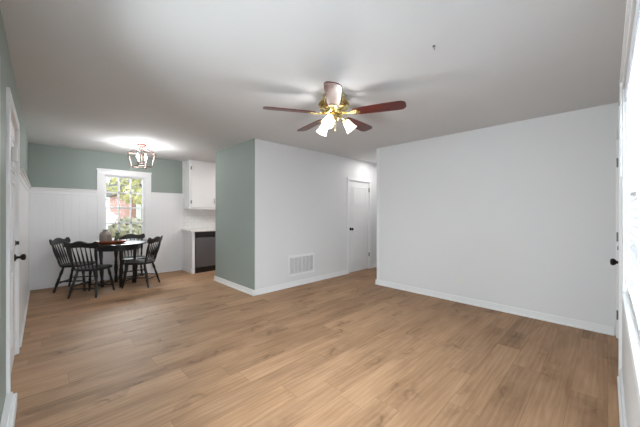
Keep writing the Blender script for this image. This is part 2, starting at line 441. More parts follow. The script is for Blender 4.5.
# ------------------------------------------------------------------ doors
def panels(root, w, h, t, side, layout, name='door_panel'):
    for x0, x1, z0, z1 in layout:
        mb = MB(); y0, y1 = (t / 2 - 0.004, t / 2 + 0.006)
        fr = 0.018
        for (a, b, c, d) in ((x0, x1, z0, z0 + fr), (x0, x1, z1 - fr, z1), (x0, x0 + fr, z0 + fr, z1 - fr), (x1 - fr, x1, z0 + fr, z1 - fr)):
            mb.box(a, b, y0, y1, c, d, 0.003)
        mb.box(x0 + 0.045, x1 - 0.045, y0, y1 - 0.001, z0 + 0.045, z1 - 0.045, 0.004)
        mb.build(name, 'door', root)
def knob(parent, x, z, y, mt='dark_metal', back=False):
    mb = MB()
    R = Matrix.Translation((x, y, z)) @ Matrix.Rotation(-PI / 2, 4, 'X')
    mb.lathe([(0.001, 0), (0.032, 0.0), (0.033, 0.006), (0.022, 0.012), (0.012, 0.016), (0.011, 0.034), (0.020, 0.040), (0.028, 0.050), (0.029, 0.060), (0.022, 0.070), (0.001, 0.074)], 24, mtx=R)
    return mb.build('door_knob', mt, parent, True)
def hinge(parent, x, z, y):
    mb = MB().box(x - 0.016, x + 0.016, y - 0.004, y + 0.003, z - 0.045, z + 0.045)
    mb.tube([(x, y + 0.007, z - 0.047), (x, y + 0.007, z + 0.047)], 0.007, 10)
    return mb.build('hinge', 'hinge', parent)
def make_door(name, loc, rz, w, h, knob_x, hinge_x, label, layout, kz=0.89, bolt=1.02, hz=(1.8, 1.04, 0.24), mt='dark_metal', casing=0.075):
    """door in local frame: along +x, facing +y (into the room); wall face is y = 0"""
    r = empty(name, loc, rz)
    struct(r, label, 'door')
    t = 0.04
    leaf = MB().box(0.003, w - 0.003, -t - 0.008, -0.008, 0.008, h, 0.002)
    # local offset so that the face lies 8 mm behind the wall face
    lf = leaf.build('door_leaf', 'door', r)
    for x0, x1, z0, z1 in layout:
        mb = MB(); y0, y1 = -0.012, -0.001; fr = 0.016
        for (a, b, c, d) in ((x0, x1, z0, z0 + fr), (x0, x1, z1 - fr, z1), (x0, x0 + fr, z0 + fr, z1 - fr), (x1 - fr, x1, z0 + fr, z1 - fr)):
            mb.box(a, b, y0, y1, c, d, 0.003)
        mb.box(x0 + 0.045, x1 - 0.045, y0, y1 - 0.002, z0 + 0.045, z1 - 0.045, 0.004)
        mb.build('door_panel', 'door', r)
    c = casing; g = 0.008
    mb = MB()
    for a, b, z0, z1 in ((-c - g, -g, 0, h + g), (w + g, w + g + c, 0, h + g), (-c - g, w + g + c, h + g, h + g + c)):
        mb.box(a, b, -0.001, 0.018, z0, z1, 0.005)
    mb.box(-g, 0, -T + 0.01, 0.0, 0, h + g).box(w, w + g, -T + 0.01, 0.0, 0, h + g).box(-g, w + g, -T + 0.01, 0.0, h + 0.001, h + g)
    mb.box(-g, w + g, -T + 0.01, -0.055, 0, 0.006)
    mb.build('door_frame', 'trim', r)
    MB().box(-0.01, w + 0.01, -T, -T + 0.012, 0, h + 0.01).build('weather_seal', 'door', r)
    knob(r, knob_x, kz, -0.008, mt)
    if bolt:
        mb = MB().lathe([(0.001, 0), (0.024, 0.0), (0.024, 0.008), (0.014, 0.012), (0.001, 0.013)], 20, mtx=Matrix.Translation((knob_x, -0.008, bolt)) @ Matrix.Rotation(-PI / 2, 4, 'X'))
        mb.box(knob_x - 0.004, knob_x + 0.004, 0.003, 0.022, bolt - 0.016, bolt + 0.016, 0.002)
        mb.build('deadbolt', mt, r, True)
    for z in hz: hinge(r, hinge_x, z, 0.001)
    return r
six = [(0.11, 0.42, 1.62, 1.90), (0.50, 0.81, 1.62, 1.90), (0.11, 0.42, 0.98, 1.54), (0.50, 0.81, 0.98, 1.54), (0.11, 0.42, 0.22, 0.82), (0.50, 0.81, 0.22, 0.82)]
# left door: wall face x = XL, room on +x.  local +x -> -y world, local +y -> +x world
d1 = make_door('door_1', (XL, DL[1], 0), -PI / 2, DL[1] - DL[0], 2.03, 0.075, DL[1] - DL[0] + 0.004, 'white panelled door on the left green wall with dark knob', six, hz=(1.8, 0.25))
# small white chime contact near the top of the left door
MB().box(0.50, 0.535, 0.0, 0.03, 1.69, 1.80, 0.004).build('door_contact', 'plate', d1)
# front door: wall face y = YR, room on +y
d2 = make_door('door_2', (DR[0], YR, 0), 0, DR[1] - DR[0], 2.03, 0.07, DR[1] - DR[0] + 0.004, 'white front door beside the corner at the right with three hinges', six, kz=0.885, bolt=1.0)
# hall door: wall face y = YV, room on -y. local +x -> -x world
wh = DHA[1] - DHA[0]
four = [(0.09, wh / 2 - 0.03, 1.30, 1.86), (wh / 2 + 0.03, wh - 0.09, 1.30, 1.86), (0.09, wh / 2 - 0.03, 0.20, 1.14), (wh / 2 + 0.03, wh - 0.09, 0.20, 1.14)]
d3 = make_door('door_3', (DHA[1], YV, 0), PI, wh, 1.965, wh - 0.055, -0.004, 'narrow white hall door with a dark knob', [(0.10, wh - 0.10, 1.42, 1.84), (0.10, wh - 0.10, 0.20, 1.30)], kz=0.935, bolt=None, hz=(1.80, 0.33), casing=0.06)

# ------------------------------------------------------------------ windows
def make_window(name, x0, x1, z0, z1, yface, s, cols, label, casing=0.12, units=1, rows=2, sillp=0.04):
    """s = direction from the wall into the room along y"""
    r = empty(name, (0, 0, 0)); struct(r, label, 'window')
    def ybox(mb, a, b, d0, d1, c, d, bev=0.0):       # d0,d1: distance into the room (negative = into the wall)
        lo, hi = sorted((yface + s * d0, yface + s * d1)); return mb.box(a, b, lo, hi, c, d, bev)
    mb = MB()
    ybox(mb, x0 - casing, x0, -0.001, 0.016, z0 - 0.02, z1 + 0.02, 0.004)
    ybox(mb, x1, x1 + casing, -0.001, 0.016, z0 - 0.02, z1 + 0.02, 0.004)
    ybox(mb, x0 - casing, x1 + casing, -0.001, 0.018, z1, z1 + casing - 0.02, 0.004)
    ybox(mb, x0 - casing - 0.01, x1 + casing + 0.01, -0.001, 0.028, z1 + casing - 0.03, z1 + casing, 0.004)
    ybox(mb, x0 - 0.001, x0 + 0.012, -T, 0.0, z0, z1); ybox(mb, x1 - 0.012, x1 + 0.001, -T, 0.0, z0, z1)
    ybox(mb, x0, x1, -T, 0.0, z1 - 0.012, z1 + 0.001); ybox(mb, x0, x1, -T, 0.0, z0 - 0.001, z0 + 0.012)
    ybox(mb, x0 - casing, x1 + casing, -0.001, 0.014, z0 - 0.09, z0 - 0.022, 0.004)
    mb.build('window_frame', 'trim', r)
    ybox(MB(), x0 - casing - 0.015, x1 + casing + 0.015, -0.02, sillp, z0 - 0.024, z0 + 0.004, 0.005).build('window_sill', 'trim', r)
    uw = (x1 - x0 - 0.024) / units
    for u in range(units):
        a = x0 + 0.012 + u * uw; b = a + uw; zm = (z0 + z1) / 2
        for (c, d, dp) in ((zm - 0.018, z1 - 0.012, -0.085), (z0 + 0.012, zm + 0.018, -0.060)):
            sb = MB(); st = 0.026
            ybox(sb, a, a + st, dp, dp + 0.025, c, d, 0.002); ybox(sb, b - st, b, dp, dp + 0.025, c, d, 0.002)
            ybox(sb, a + st, b - st, dp, dp + 0.025, d - st, d, 0.002); ybox(sb, a + st, b - st, dp, dp + 0.025, c, c + st, 0.002)
            pw = (b - a - 2 * st) / cols; ph = (d - c - 2 * st) / rows
            for k in range(1, cols):
                xx = a + st + k * pw; ybox(sb, xx - 0.014, xx + 0.014, dp, dp + 0.02, c + st, d - st)
            for k in range(1, rows):
                zz = c + st + k * ph; ybox(sb, a + st, b - st, dp, dp + 0.02, zz - 0.014, zz + 0.014)
            so = sb.build('sash', 'trim', r)
            ybox(MB(), a + st - 0.004, b - st + 0.004, dp + 0.009, dp + 0.012, c + st - 0.004, d - st + 0.004).build('pane', 'glass', so)
        if u: ybox(MB(), a - 0.03, a + 0.03, -0.10, -0.035, z0 + 0.01, z1 - 0.01).build('mullion', 'trim', r)
    return r
make_window('window_1', DW[0], DW[1], DW[2], DW[3], YD, -1, 3, 'white twelve pane sash window in the dining wall', casing=0.11)
make_window('window_2', FW[0], FW[1], FW[2], FW[3], YR, 1, 2, 'wide white front window behind the blind at the right edge', casing=0.07, units=2, sillp=0.020)

w3 = empty('added_side_window', (0, 0, 0)); struct(w3, 'white side window added in the left wall to light the room, out of view', 'window')  # unseen window, added so even light reaches the large blank wall
mb = MB()
for a, b, c, d in ((0.43, 0.5, 0.75, 2.08), (2.1, 2.17, 0.75, 2.08), (0.5, 2.1, 2.01, 2.08), (0.5, 2.1, 0.75, 0.82)): mb.box(XL - 0.001, XL + 0.016, a, b, c, d, 0.004)
mb.build('window_frame', 'trim', w3)
for a, b in ((0.5, 1.3), (1.3, 2.1)):
    mb = MB()
    for c, d, e, f in ((a, a + .035, .82, 2.01), (b - .035, b, .82, 2.01), (a + .035, b - .035, .82, .86), (a + .035, b - .035, 1.97, 2.01), (a + .035, b - .035, 1.40, 1.44)): mb.box(XL - .08, XL - .05, c, d, e, f)
    so_ = mb.build('sash', 'trim', w3)
    MB().box(XL - .067, XL - .063, a + .03, b - .03, .85, 1.98).build('pane', 'glass', so_)
# blind inside the front window opening
bl = empty('window_blind', (1.22, YR - 0.03, 2.0))
tag(bl, 'white horizontal slat blind hanging in the front window at the right edge', 'blind')
bx0, bx1, by = -1.18, 1.18, 0.0
MB().box(bx0, bx1, -0.030, 0.030, -0.045, -0.004, 0.003).build('headrail', 'trim', bl)
MB().box(bx0 - 0.004, bx1 + 0.004, 0.032, 0.040, -0.068, -0.003, 0.003).build('valance', 'slat', bl)
sm = MB(); z = -0.085
while z > -1.125:
    a = math.radians(-38)
    vs = []
    for yy, dz in ((-0.025, 0), (-0.009, 0.003), (0.009, 0.003), (0.025, 0)):
        y2 = yy * math.cos(a) - dz * math.sin(a); z2 = yy * math.sin(a) + dz
        vs.append((y2, z + z2))
    for (ya, za), (yb_, zb) in zip(vs, vs[1:]):
        lo = [sm.bm.verts.new((x, y, zz)) for x, y, zz in ((bx0, ya, za), (bx1, ya, za), (bx1, yb_, zb), (bx0, yb_, zb))]
        hi = [sm.bm.verts.new((v.co.x, v.co.y, v.co.z + 0.0028)) for v in lo]
        sm.bm.faces.new(lo); sm.bm.faces.new(hi)
        for k in range(4): sm.bm.faces.new((lo[k], lo[(k + 1) % 4], hi[(k + 1) % 4], hi[k]))
    z -= 0.0425
so = sm.build('slat_stack', 'slat', bl); so['kind'] = 'stuff'
MB().box(bx0, bx1, -0.026, 0.026, -1.160, -1.135, 0.005).build('bottom_rail', 'trim', bl)
for lx in (-1.0, -0.35, 0.35, 1.0):
    MB().tube([(lx, 0.027, -0.06), (lx, 0.027, -1.14)], 0.0012, 6).tube([(lx, -0.027, -0.06), (lx, -0.027, -1.14)], 0.0012, 6).build('ladder_cord', 'trim', bl)
MB().tube([(-0.24, 0.046, -0.06), (-0.24, 0.046, -0.58)], 0.004, 8).build('tilt_wand', 'nickel', bl)
pc = MB(); zz = 0.05
while zz > -0.50:
    pc.ball((1.205, 0.052, zz), 0.0062, 1); zz -= 0.0125
pc.tube([(1.205, 0.052, 0.05), (1.205, 0.052, -0.50)], 0.003, 6)
pc.box(1.19, 1.22, 0.03, 0.052, 0.03, 0.06, 0.003)
pc.build('pull_chain', 'trim', bl)

# ------------------------------------------------------------------ vent grille, plates
v = empty('vent_grille', (3.312, YV, 0.36)); tag(v, 'white louvred return air grille low on the middle wall', 'vent')
mb = MB(); W2, H2 = 0.306, 0.181
for a, b, c, d in ((-W2, W2, H2 - 0.04, H2), (-W2, W2, -H2, -H2 + 0.04), (-W2, -W2 + 0.04, -H2 + 0.04, H2 - 0.04), (W2 - 0.04, W2, -H2 + 0.04, H2 - 0.04)):
    mb.box(a, b, -0.010, -0.001, c, d, 0.002)
mb.build('frame', 'trim', v)
mb = MB(); x = -0.25
for k in range(26):
    zc = -H2 + 0.05 + k * (2 * H2 - 0.1) / 25
    mb.box(-W2 + 0.04, W2 - 0.04, -0.0005, 0.0005, -0.0085, 0.0085, mtx=Matrix.Translation((0, -0.006, zc)) @ Matrix.Rotation(0.6, 4, 'X'))
l_ = mb.build('louvre_panel', 'trim', v); l_['kind'] = 'stuff'
mb = MB()
for k in range(1, 6):
    xc = -W2 + 0.04 + k * (2 * W2 - 0.08) / 6; mb.box(xc - 0.006, xc + 0.006, -0.011, -0.002, -H2 + 0.04, H2 - 0.04)
mb.build('divider', 'trim', v)
MB().box(-W2 + 0.03, W2 - 0.03, -0.0015, -0.0005, -H2 + 0.03, H2 - 0.03).build('duct_opening', 'dark_slot', v)

def plate(loc, kind, label):
    r = empty('wall_outlet' if kind == 'outlet' else 'cover_plate', loc)
    MB().box(-0.006, 0, -0.035, 0.035, -0.057, 0.057, 0.002).build('plate', 'plate', r)
    if kind == 'outlet':
        for dz in (-0.02, 0.02): MB().box(-0.009, -0.003, -0.016, 0.016, dz - 0.014, dz + 0.014, 0.003).build('socket', 'plate', r)
    else:
        MB().lathe([(0.001, 0), (0.004, 0), (0.004, 0.002), (0.001, 0.003)], 10, mtx=Matrix.Translation((-0.0055, 0, 0.03)) @ Matrix.Rotation(-PI / 2, 4, 'Y')).build('screw', 'plate', r)
    return tag(r, label, 'outlet' if kind == 'outlet' else 'wall plate')
plate((XB, 1.476, 0.33), 'outlet', 'white wall outlet low on the large blank wall')
plate((XB, 0.732, 0.87), 'blank', 'white blank cover plate halfway up the large blank wall near the corner')

# tiny ceiling hook
hk = MB().lathe([(0.001, 0), (0.010, 0), (0.010, -0.003), (0.001, -0.004)], 12)
hk.tube([(0, 0, -0.003), (0, 0, -0.014), (0.007, 0, -0.022), (0.014, 0, -0.014)], 0.002, 6)
o = hk.build('ceiling_hook', 'nickel'); o.location = (1.928, 0.841, H); tag(o, 'tiny grey hook in the ceiling nearer the camera than the fan', 'hook')

# ------------------------------------------------------------------ kitchen
cab = empty('base_cabinet', (2.25, YD - 0.012, 0)); tag(cab, 'white kitchen base cabinet end with grooved side next to dishwasher', 'cabinet')
D = 0.586
mb = MB(); n = 6
mb.box(0, 0.02, -D, 0.0, 0.0, 0.875)
mb.box(0.02, 0.04, -D + 0.002, 0.0, 0, 0.875)
for k in range(n):
    y0 = -D + 0.03 + k * (D - 0.03) / n; mb.box(-0.006, 0.0, y0 + 0.003, y0 + (D - 0.03) / n - 0.003, 0.09, 0.875, 0.002)
mb.build('side_panel', 'cabinet', cab)
MB().box(-0.008, 0.045, -D - 0.01, -D + 0.03, 0, 0.875, 0.002).build('face_stile', 'cabinet', cab)
MB().box(-0.016, 0.0, -D - 0.005, 0, 0, 0.085, 0.003).build('plinth', 'trim', cab)
# dishwasher
dw = empty('dishwasher', (2.60, YD - 0.02 - 0.58, 0)); tag(dw, 'stainless dishwasher with black control strip under the worktop', 'dishwasher')
MB().box(-0.298, 0.298, 0.02, 0.56, 0.06, 0.868).build('body', 'black', dw)
MB().box(-0.295, 0.295, -0.02, 0.02, 0.12, 0.745, 0.004).build('door', 'steel', dw)
cp = MB().box(-0.295, 0.295, -0.024, 0.02, 0.750, 0.868, 0.004).build('control_panel', 'black', dw)
MB().box(-0.12, 0.12, -0.028, -0.022, 0.782, 0.806, 0.003).build('handle_recess', 'dark_metal', cp)
MB().box(-0.295, 0.295, 0.0, 0.02, 0.0, 0.115).build('kick_plate', 'black', dw)
tag(MB().box(2.205, 2.905, YD - 0.64, YD - 0.010, 0.878, 0.915, 0.006).build('worktop', 'counter'), 'pale quartz worktop running over the dishwasher', 'worktop')
# upper cabinet
uc = empty('wall_cabinet', (2.29, YD - 0.010, 1.37)); tag(uc, 'white two door wall cabinet above the worktop', 'cabinet')
UD, UH, UW = 0.30, 1.055, 1.2
MB().box(0, UW, -UD, 0, 0, UH).build('body', 'cabinet', uc)
MB().box(-0.012, UW, -UD - 0.012, 0, UH, 1.069, 0.003).build('top_moulding', 'cabinet', uc)
MB().box(-0.004, UW, -UD - 0.006, -UD + 0.01, -0.012, 0.012, 0.002).build('light_rail', 'cabinet', uc)
for k in range(2):
    x0 = 0.035 + k * 0.59; x1 = x0 + 0.55
    dr = MB().box(x0, x1, -UD - 0.020, -UD, 0.035, UH - 0.03, 0.005).build('door', 'cabinet', uc)
    for hz_ in (0.15, UH - 0.16): MB().box(x0 - 0.012, x0 + 0.012, -UD - 0.026, -UD - 0.001, hz_ - 0.035, hz_ + 0.035, 0.002).tube([(x0, -UD - 0.024, hz_ - 0.035), (x0, -UD - 0.024, hz_ + 0.035)], 0.006, 8).build('hinge', 'nickel', dr)
    hx = x1 - 0.04
    MB().tube([(hx, -UD - 0.020, 0.13), (hx, -UD - 0.046, 0.14), (hx, -UD - 0.050, 0.18), (hx, -UD - 0.046, 0.22), (hx, -UD - 0.020, 0.23)], 0.007, 8).build('handle', 'hinge', dr)

# ------------------------------------------------------------------ ceiling fan
FX, FY = 2.04, 1.885
fan = empty('ceiling_fan', (FX, FY, H)); tag(fan, 'five blade mahogany ceiling fan with brass housing and lit white shades', 'ceiling fan')
MB().lathe([(0.001, 0), (0.105, 0), (0.108, -0.012), (0.098, -0.022), (0.09, -0.045), (0.135, -0.062), (0.146, -0.085), (0.146, -0.115), (0.140, -0.122)], 48).build('motor_housing', 'brass', fan, True)
mb = MB()
for k in range(30):
    a0 = 2 * PI * k / 30
    R = Matrix.Rotation(a0, 4, 'Z')
    mb.box(0.132, 0.150, -0.006, 0.006, -0.116, -0.084, 0.002, R)
mb.build('filigree_band', 'brass_dark', fan)
MB().lathe([(0.146, -0.115), (0.150, -0.120), (0.142, -0.132), (0.118, -0.145), (0.090, -0.152), (0.086, -0.160), (0.092, -0.170), (0.088, -0.185), (0.060, -0.195), (0.001, -0.197)], 48).build('flywheel_cover', 'brass', fan, True)
BZ = -0.185
for k in range(5):
    a = math.radians(222 + 72 * k)
    R = Matrix.Rotation(a, 4, 'Z'); P = Matrix.Rotation(math.radians(-11), 4, 'X')
    bo = MB()
    pl = [(0.20, -0.048), (0.30, -0.058), (0.45, -0.066), (0.60, -0.070), (0.645, -0.068), (0.672, -0.050), (0.682, -0.025), (0.682, 0.025), (0.672, 0.050), (0.645, 0.068), (0.60, 0.070), (0.45, 0.066), (0.30, 0.058), (0.20, 0.048), (0.188, 0.03), (0.188, -0.03)]
    bo.prism(pl, -0.004, 0.004, P, 0.0015)
    b = bo.build('blade', 'mahogany', fan); b.matrix_local = Matrix.Translation((0, 0, BZ)) @ R
    br = MB()
    br.prism([(0.085, -0.016), (0.15, -0.012), (0.19, -0.030), (0.235, -0.040), (0.262, -0.020), (0.268, 0.0), (0.262, 0.020), (0.235, 0.040), (0.19, 0.030), (0.15, 0.012), (0.085, 0.016)], -0.010, -0.004, P, 0.001)
    br.tube([(0.08, 0, 0.012), (0.12, 0, 0.0), (0.17, 0, -0.010), (0.22, 0, -0.010)], [0.010, 0.010, 0.009, 0.006], 8)
    for sx, sy in ((0.215, 0.022), (0.215, -0.022), (0.245, 0)): br.ball((sx, sy, -0.011), 0.005, 1)
    q = br.build('blade_bracket', 'brass', b, True)
# light kit
MB().lathe([(0.001, -0.195), (0.055, -0.196), (0.062, -0.205), (0.060, -0.235), (0.045, -0.250), (0.030, -0.262), (0.012, -0.270), (0.010, -0.282), (0.001, -0.284)], 32).build('light_fitter', 'brass', fan, True)
for k in range(3):
    a = math.radians(45.5 + 40 + 120 * k)
    d = Vector((math.cos(a), math.sin(a), 0))
    arm = MB()
    p = [Vector((0, 0, -0.22)) + d * 0.05, Vector((0, 0, -0.215)) + d * 0.085, Vector((0, 0, -0.232)) + d * 0.108]
    arm.tube(p, [0.010, 0.010, 0.012], 10)
    ax = (d * 0.62 + Vector((0, 0, -0.78))).normalized()
    q = ax.to_track_quat('Z', 'Y').to_matrix().to_4x4()
    base_ = p[2]
    arm.lathe([(0.001, -0.004), (0.028, -0.002), (0.031, 0.012), (0.027, 0.020), (0.001, 0.022)], 20, mtx=Matrix.Translation(base_) @ q)
    am = arm.build('lamp_arm', 'brass', fan, True)
    sh = MB().lathe([(0.024, 0.010), (0.030, 0.020), (0.038, 0.045), (0.044, 0.080), (0.050, 0.105), (0.060, 0.128), (0.0575, 0.128), (0.047, 0.105), (0.041, 0.080), (0.034, 0.045), (0.026, 0.022)], 28, mtx=Matrix.Translation(base_) @ q, closed=True)
    sh.build('lamp_shade', 'shade', am, True)
    MB().ball(base_ + ax * 0.075, 0.024, 2, (1, 1, 1.2)).build('bulb', 'bulb', am, True)
L = bpy.data.lights.new('fan_bulb_light', 'POINT'); L.energy = 3.3; L.color = (0.98, 0.985, 1.0); L.shadow_soft_size = 0.07
lo = bpy.data.objects.new('fan_bulb_light', L); C.objects.link(lo); lo.location = (FX, FY, H - 0.43)
MB().tube([(0.03, 0.01, -0.25), (0.032, 0.01, -0.33)], 0.0015, 6).ball((0.032, 0.01, -0.335), 0.006, 1).build('pull_chain', 'brass', fan)

# ------------------------------------------------------------------ dining lantern
PX, PY = 1.20, 5.53
ln = empty('ceiling_lantern', (PX, PY, H)); tag(ln, 'open cage ceiling light with four lit candle bulbs over the dining table', 'ceiling light')
MB().lathe([(0.001, 0), (0.074, 0), (0.078, -0.010), (0.072, -0.024), (0.050, -0.034), (0.018, -0.040), (0.012, -0.048), (0.001, -0.048)], 32).build('canopy', 'copper', ln, True)
N6 = 4; RT, RB, ZT, ZB = 0.208, 0.152, -0.145, -0.380
ct = MB(); tp = []; bp_ = []
for k in range(N6):
    a = 2 * PI * k / N6 + 0.25 + PI / 4
    tp.append(Vector((RT * math.cos(a), RT * math.sin(a), ZT))); bp_.append(Vector((RB * math.cos(a), RB * math.sin(a), ZB)))
for k in range(N6):
    ct.tube([tp[k], tp[(k + 1) % N6]], 0.0065, 8).tube([bp_[k], bp_[(k + 1) % N6]], 0.0065, 8)
    ct.tube([tp[k], bp_[k]], 0.0065, 8)
    m_ = Vector((0, 0, -0.035)).lerp(tp[k], 0.12)
    ct.tube([m_, tp[k]], 0.0055, 8)
    ct.ball(tp[k], 0.010, 1).ball(bp_[k], 0.009, 1)
ct.build('cage', 'cage', ln, True)
MB().tube([(0, 0, -0.045), (0, 0, -0.33)], 0.007, 10).lathe([(0.001, -0.345), (0.016, -0.340), (0.022, -0.328), (0.016, -0.312), (0.001, -0.308)], 16).build('stem', 'cage', ln, True)
for k in range(4):
    a = PI / 2 * k + 0.5; d = Vector((math.cos(a), math.sin(a), 0))
    ar = MB().tube([Vector((0, 0, -0.325)), d * 0.035 + Vector((0, 0, -0.335)), d * 0.075 + Vector((0, 0, -0.320)), d * 0.080 + Vector((0, 0, -0.300))], 0.005, 8)
    ar.lathe([(0.001, -0.304), (0.018, -0.300), (0.020, -0.295), (0.001, -0.294)], 16, c=tuple(d * 0.08))
    arm = ar.build('candle_arm', 'cage', ln, True)
    MB().lathe([(0.010, -0.296), (0.010, -0.245)], 12, c=tuple(d * 0.08)).build('candle_sleeve', 'candle', arm)
    MB().lathe([(0.008, -0.246), (0.015, -0.232), (0.0185, -0.213), (0.015, -0.190), (0.006, -0.168), (0.001, -0.158)], 16, c=tuple(d * 0.08)).build('bulb', 'bulb', arm, True)
L = bpy.data.lights.new('lantern_light', 'POINT'); L.energy = 21; L.color = (0.97, 0.98, 1.0); L.shadow_soft_size = 0.09
lo = bpy.data.objects.new('lantern_light', L); C.objects.link(lo); lo.location = (PX, PY, H - 0.21)

# ------------------------------------------------------------------ dining furniture
TX, TY = 0.968, 6.12
tb = empty('dining_table', (TX, TY, 0)); tag(tb, 'round black painted dining table with turned legs by the window', 'table')
MB().lathe([(0.001, 0.722), (0.405, 0.722), (0.428, 0.728), (0.435, 0.737), (0.428, 0.747), (0.415, 0.750), (0.001, 0.750)], 64).build('tabletop', 'black_wood', tb, True)
mb = MB().lathe([(0.335, 0.635), (0.335, 0.7215), (0.315, 0.7215), (0.315, 0.635), (0.335, 0.635)], 48, closed=True)
mb.build('apron', 'black_wood', tb, True)
legp = [(0, .024), (.12, .024), (.14, .030), (.16, .022), (.2, .018), (.35, .027), (.42, .028), (.5, .020), (.52, .028), (.54, .020), (.62, .018), (.72, .026), (.8, .028), (1, .028)]
for k in range(4):
    a = k * PI / 2
    p0 = (0.23 * math.cos(a), 0.23 * math.sin(a), 0); p1 = (0.255 * math.cos(a), 0.255 * math.sin(a), 0.722)
    MB().turned(p0, p1, [(t, r * 1.1) for t, r in legp]).build('leg', 'black_wood', tb, True)

SZ = 0.43
def make_chair():
    r = empty('dining_chair')
    # seat: saddle-shaped plank, local +x is the front
    outl = []
    for k in range(40):
        a = 2 * PI * k / 40; c, s = math.cos(a), math.sin(a)
        e = 0.55; x = 0.205 * math.copysign(abs(c) ** e, c); y = (0.205 + 0.018 * c) * math.copysign(abs(s) ** e, s)
        outl.append((x, y))
    MB().prism(outl, SZ - 0.032, SZ, None, 0.009).build('seat', 'black_wood', r, True)
    lp = [(0, .012), (.06, .015), (.12, .017), (.16, .012), (.2, .016), (.34, .021), (.46, .017), (.50, .022), (.54, .016), (.66, .016), (.76, .022), (.86, .018), (1, .014)]
    feet = {}
    for sx in (1, -1):
        for sy in (1, -1):
            f = Vector((0.192 if sx > 0 else -0.235, 0.195 * sy, 0)); tpv = Vector((0.135 * sx, 0.135 * sy, SZ - 0.03))
            feet[(sx, sy)] = (f, tpv)
            MB().turned(f, tpv, lp).build('leg', 'black_wood', r, True)
    def at(k, t): return feet[k][0].lerp(feet[k][1], t)
    sp = [(0, .008), (.2, .011), (.45, .011), (.5, .016), (.55, .011), (.8, .011), (1, .008)]
    for sy in (1, -1): MB().turned(at((1, sy), .42), at((-1, sy), .42), sp, 10).build('stretcher', 'black_wood', r, True)
    MB().turned(at((1, 1), .27), at((1, -1), .27), sp, 10).build('stretcher', 'black_wood', r, True)
    MB().turned(at((-1, 1), .34), at((-1, -1), .34), sp, 10).build('stretcher', 'black_wood', r, True)
    # back: leaning plane
    def B(y, z):                # z above the seat; returns a point on the raked, bowed back
        t = z / 0.42
        return Vector((-0.165 - 0.105 * t - 0.022 * (1 - (y / 0.21) ** 2) * t, y * (0.80 + 0.20 * t), SZ + z))
    for sy in (1, -1):
        pts = [B(0.205 * sy, z) for z in (-0.01, 0.05, 0.10, 0.16, 0.21, 0.26, 0.31, 0.34)]
        MB().tube(pts, [.012, .016, .013, .019, .021, .019, .014, .012], 12).build('back_post', 'black_wood', r, True)
    for k in range(5):
        y = (k - 2) * 0.066
        pts = [B(y, z) for z in (-0.01, 0.06, 0.14, 0.20, 0.27, 0.34)]
        MB().tube(pts, [.007, .009, .013, .011, .008, .006], 8).build('spindle', 'black_wood', r, True)
    # scalloped crest rail
    cm = MB(); n = 36; rings = []
    for i in range(n + 1):
        u = -1 + 2 * i / n; y = u * 0.250
        au = abs(u)
        top = 0.405 + 0.030 * max(0, math.cos(u * PI / 0.9)) * (au < 0.45) + 0.026 * math.exp(-((au - 0.86) / 0.12) ** 2)
        bot = 0.330 + 0.018 * math.cos(u * PI * 1.0) * 0.5 + (0.03 * max(0, au - 0.85) / 0.15)
        if au > 0.96: top -= 0.03 * (au - 0.96) / 0.04
        p, q = B(y, bot), B(y, top); th = Vector((0.010, 0, 0.002))
        rings.append([cm.bm.verts.new(p - th), cm.bm.verts.new(p + th), cm.bm.verts.new(q + th), cm.bm.verts.new(q - th)])
    for r0, r1 in zip(rings, rings[1:]):
        for k in range(4): cm.bm.faces.new((r0[k], r0[(k + 1) % 4], r1[(k + 1) % 4], r1[k]))
    cm.bm.faces.new(rings[0]); cm.bm.faces.new(rings[-1])
    cm.build('crest_rail', 'black_wood', r, True)
    return r
ch = make_chair()
spots = [(0.43, 6.27, -31, 'black spindle back chair at the far left of the table, against the wainscot'),
         (0.575, 5.70, 50, 'black spindle back chair nearest the camera with its back turned'),
         (1.245, 6.36, -90, 'black spindle back chair behind the table with its back to the window'),
         (1.235, 5.79, 140, 'black spindle back chair on the right of the table, facing left')]
for i, (x, y, a, lab) in enumerate(spots):
    o = ch if i == 0 else copy_tree(ch)
    o.location = (x, y, 0); o.rotation_euler = (0, 0, math.radians(a))
    tag(o, lab, 'chair', 'black spindle back chairs around the dining table')

# centrepiece: tray, crock, greenery
CX, CY = 0.80, 5.98
tr = MB().lathe([(0.001, 0.0), (0.12, 0.0), (0.17, 0.012), (0.20, 0.046), (0.198, 0.052), (0.189, 0.050), (0.160, 0.018), (0.11, 0.010), (0.001, 0.010)], 48, sx=1.15, sy=0.70)
o = tr.build('wooden_tray', 'tray', None, True); o.location = (CX + 0.04, CY, 0.750); o.rotation_euler = (0, 0, math.radians(-10)); tag(o, 'reddish oval wooden tray on the black dining table', 'tray')
ck = MB().lathe([(0.001, 0.0), (0.070, 0.0), (0.080, 0.012), (0.087, 0.05), (0.087, 0.135), (0.074, 0.180), (0.042, 0.205), (0.034, 0.218), (0.040, 0.235), (0.032, 0.235), (0.026, 0.220), (0.001, 0.218)], 36)
o = ck.build('stoneware_jug', 'crock', None, True); o.location = (CX - 0.035, CY + 0.0, 0.7635); tag(o, 'round taupe stoneware jug standing in the wooden tray', 'jug')
gr = empty('leaf_sprig', (CX + 0.085, CY - 0.06, 0.764)); tag(gr, 'grey green leaf sprigs lying in the tray beside the jug', 'greenery')
st = MB(); lf = MB()
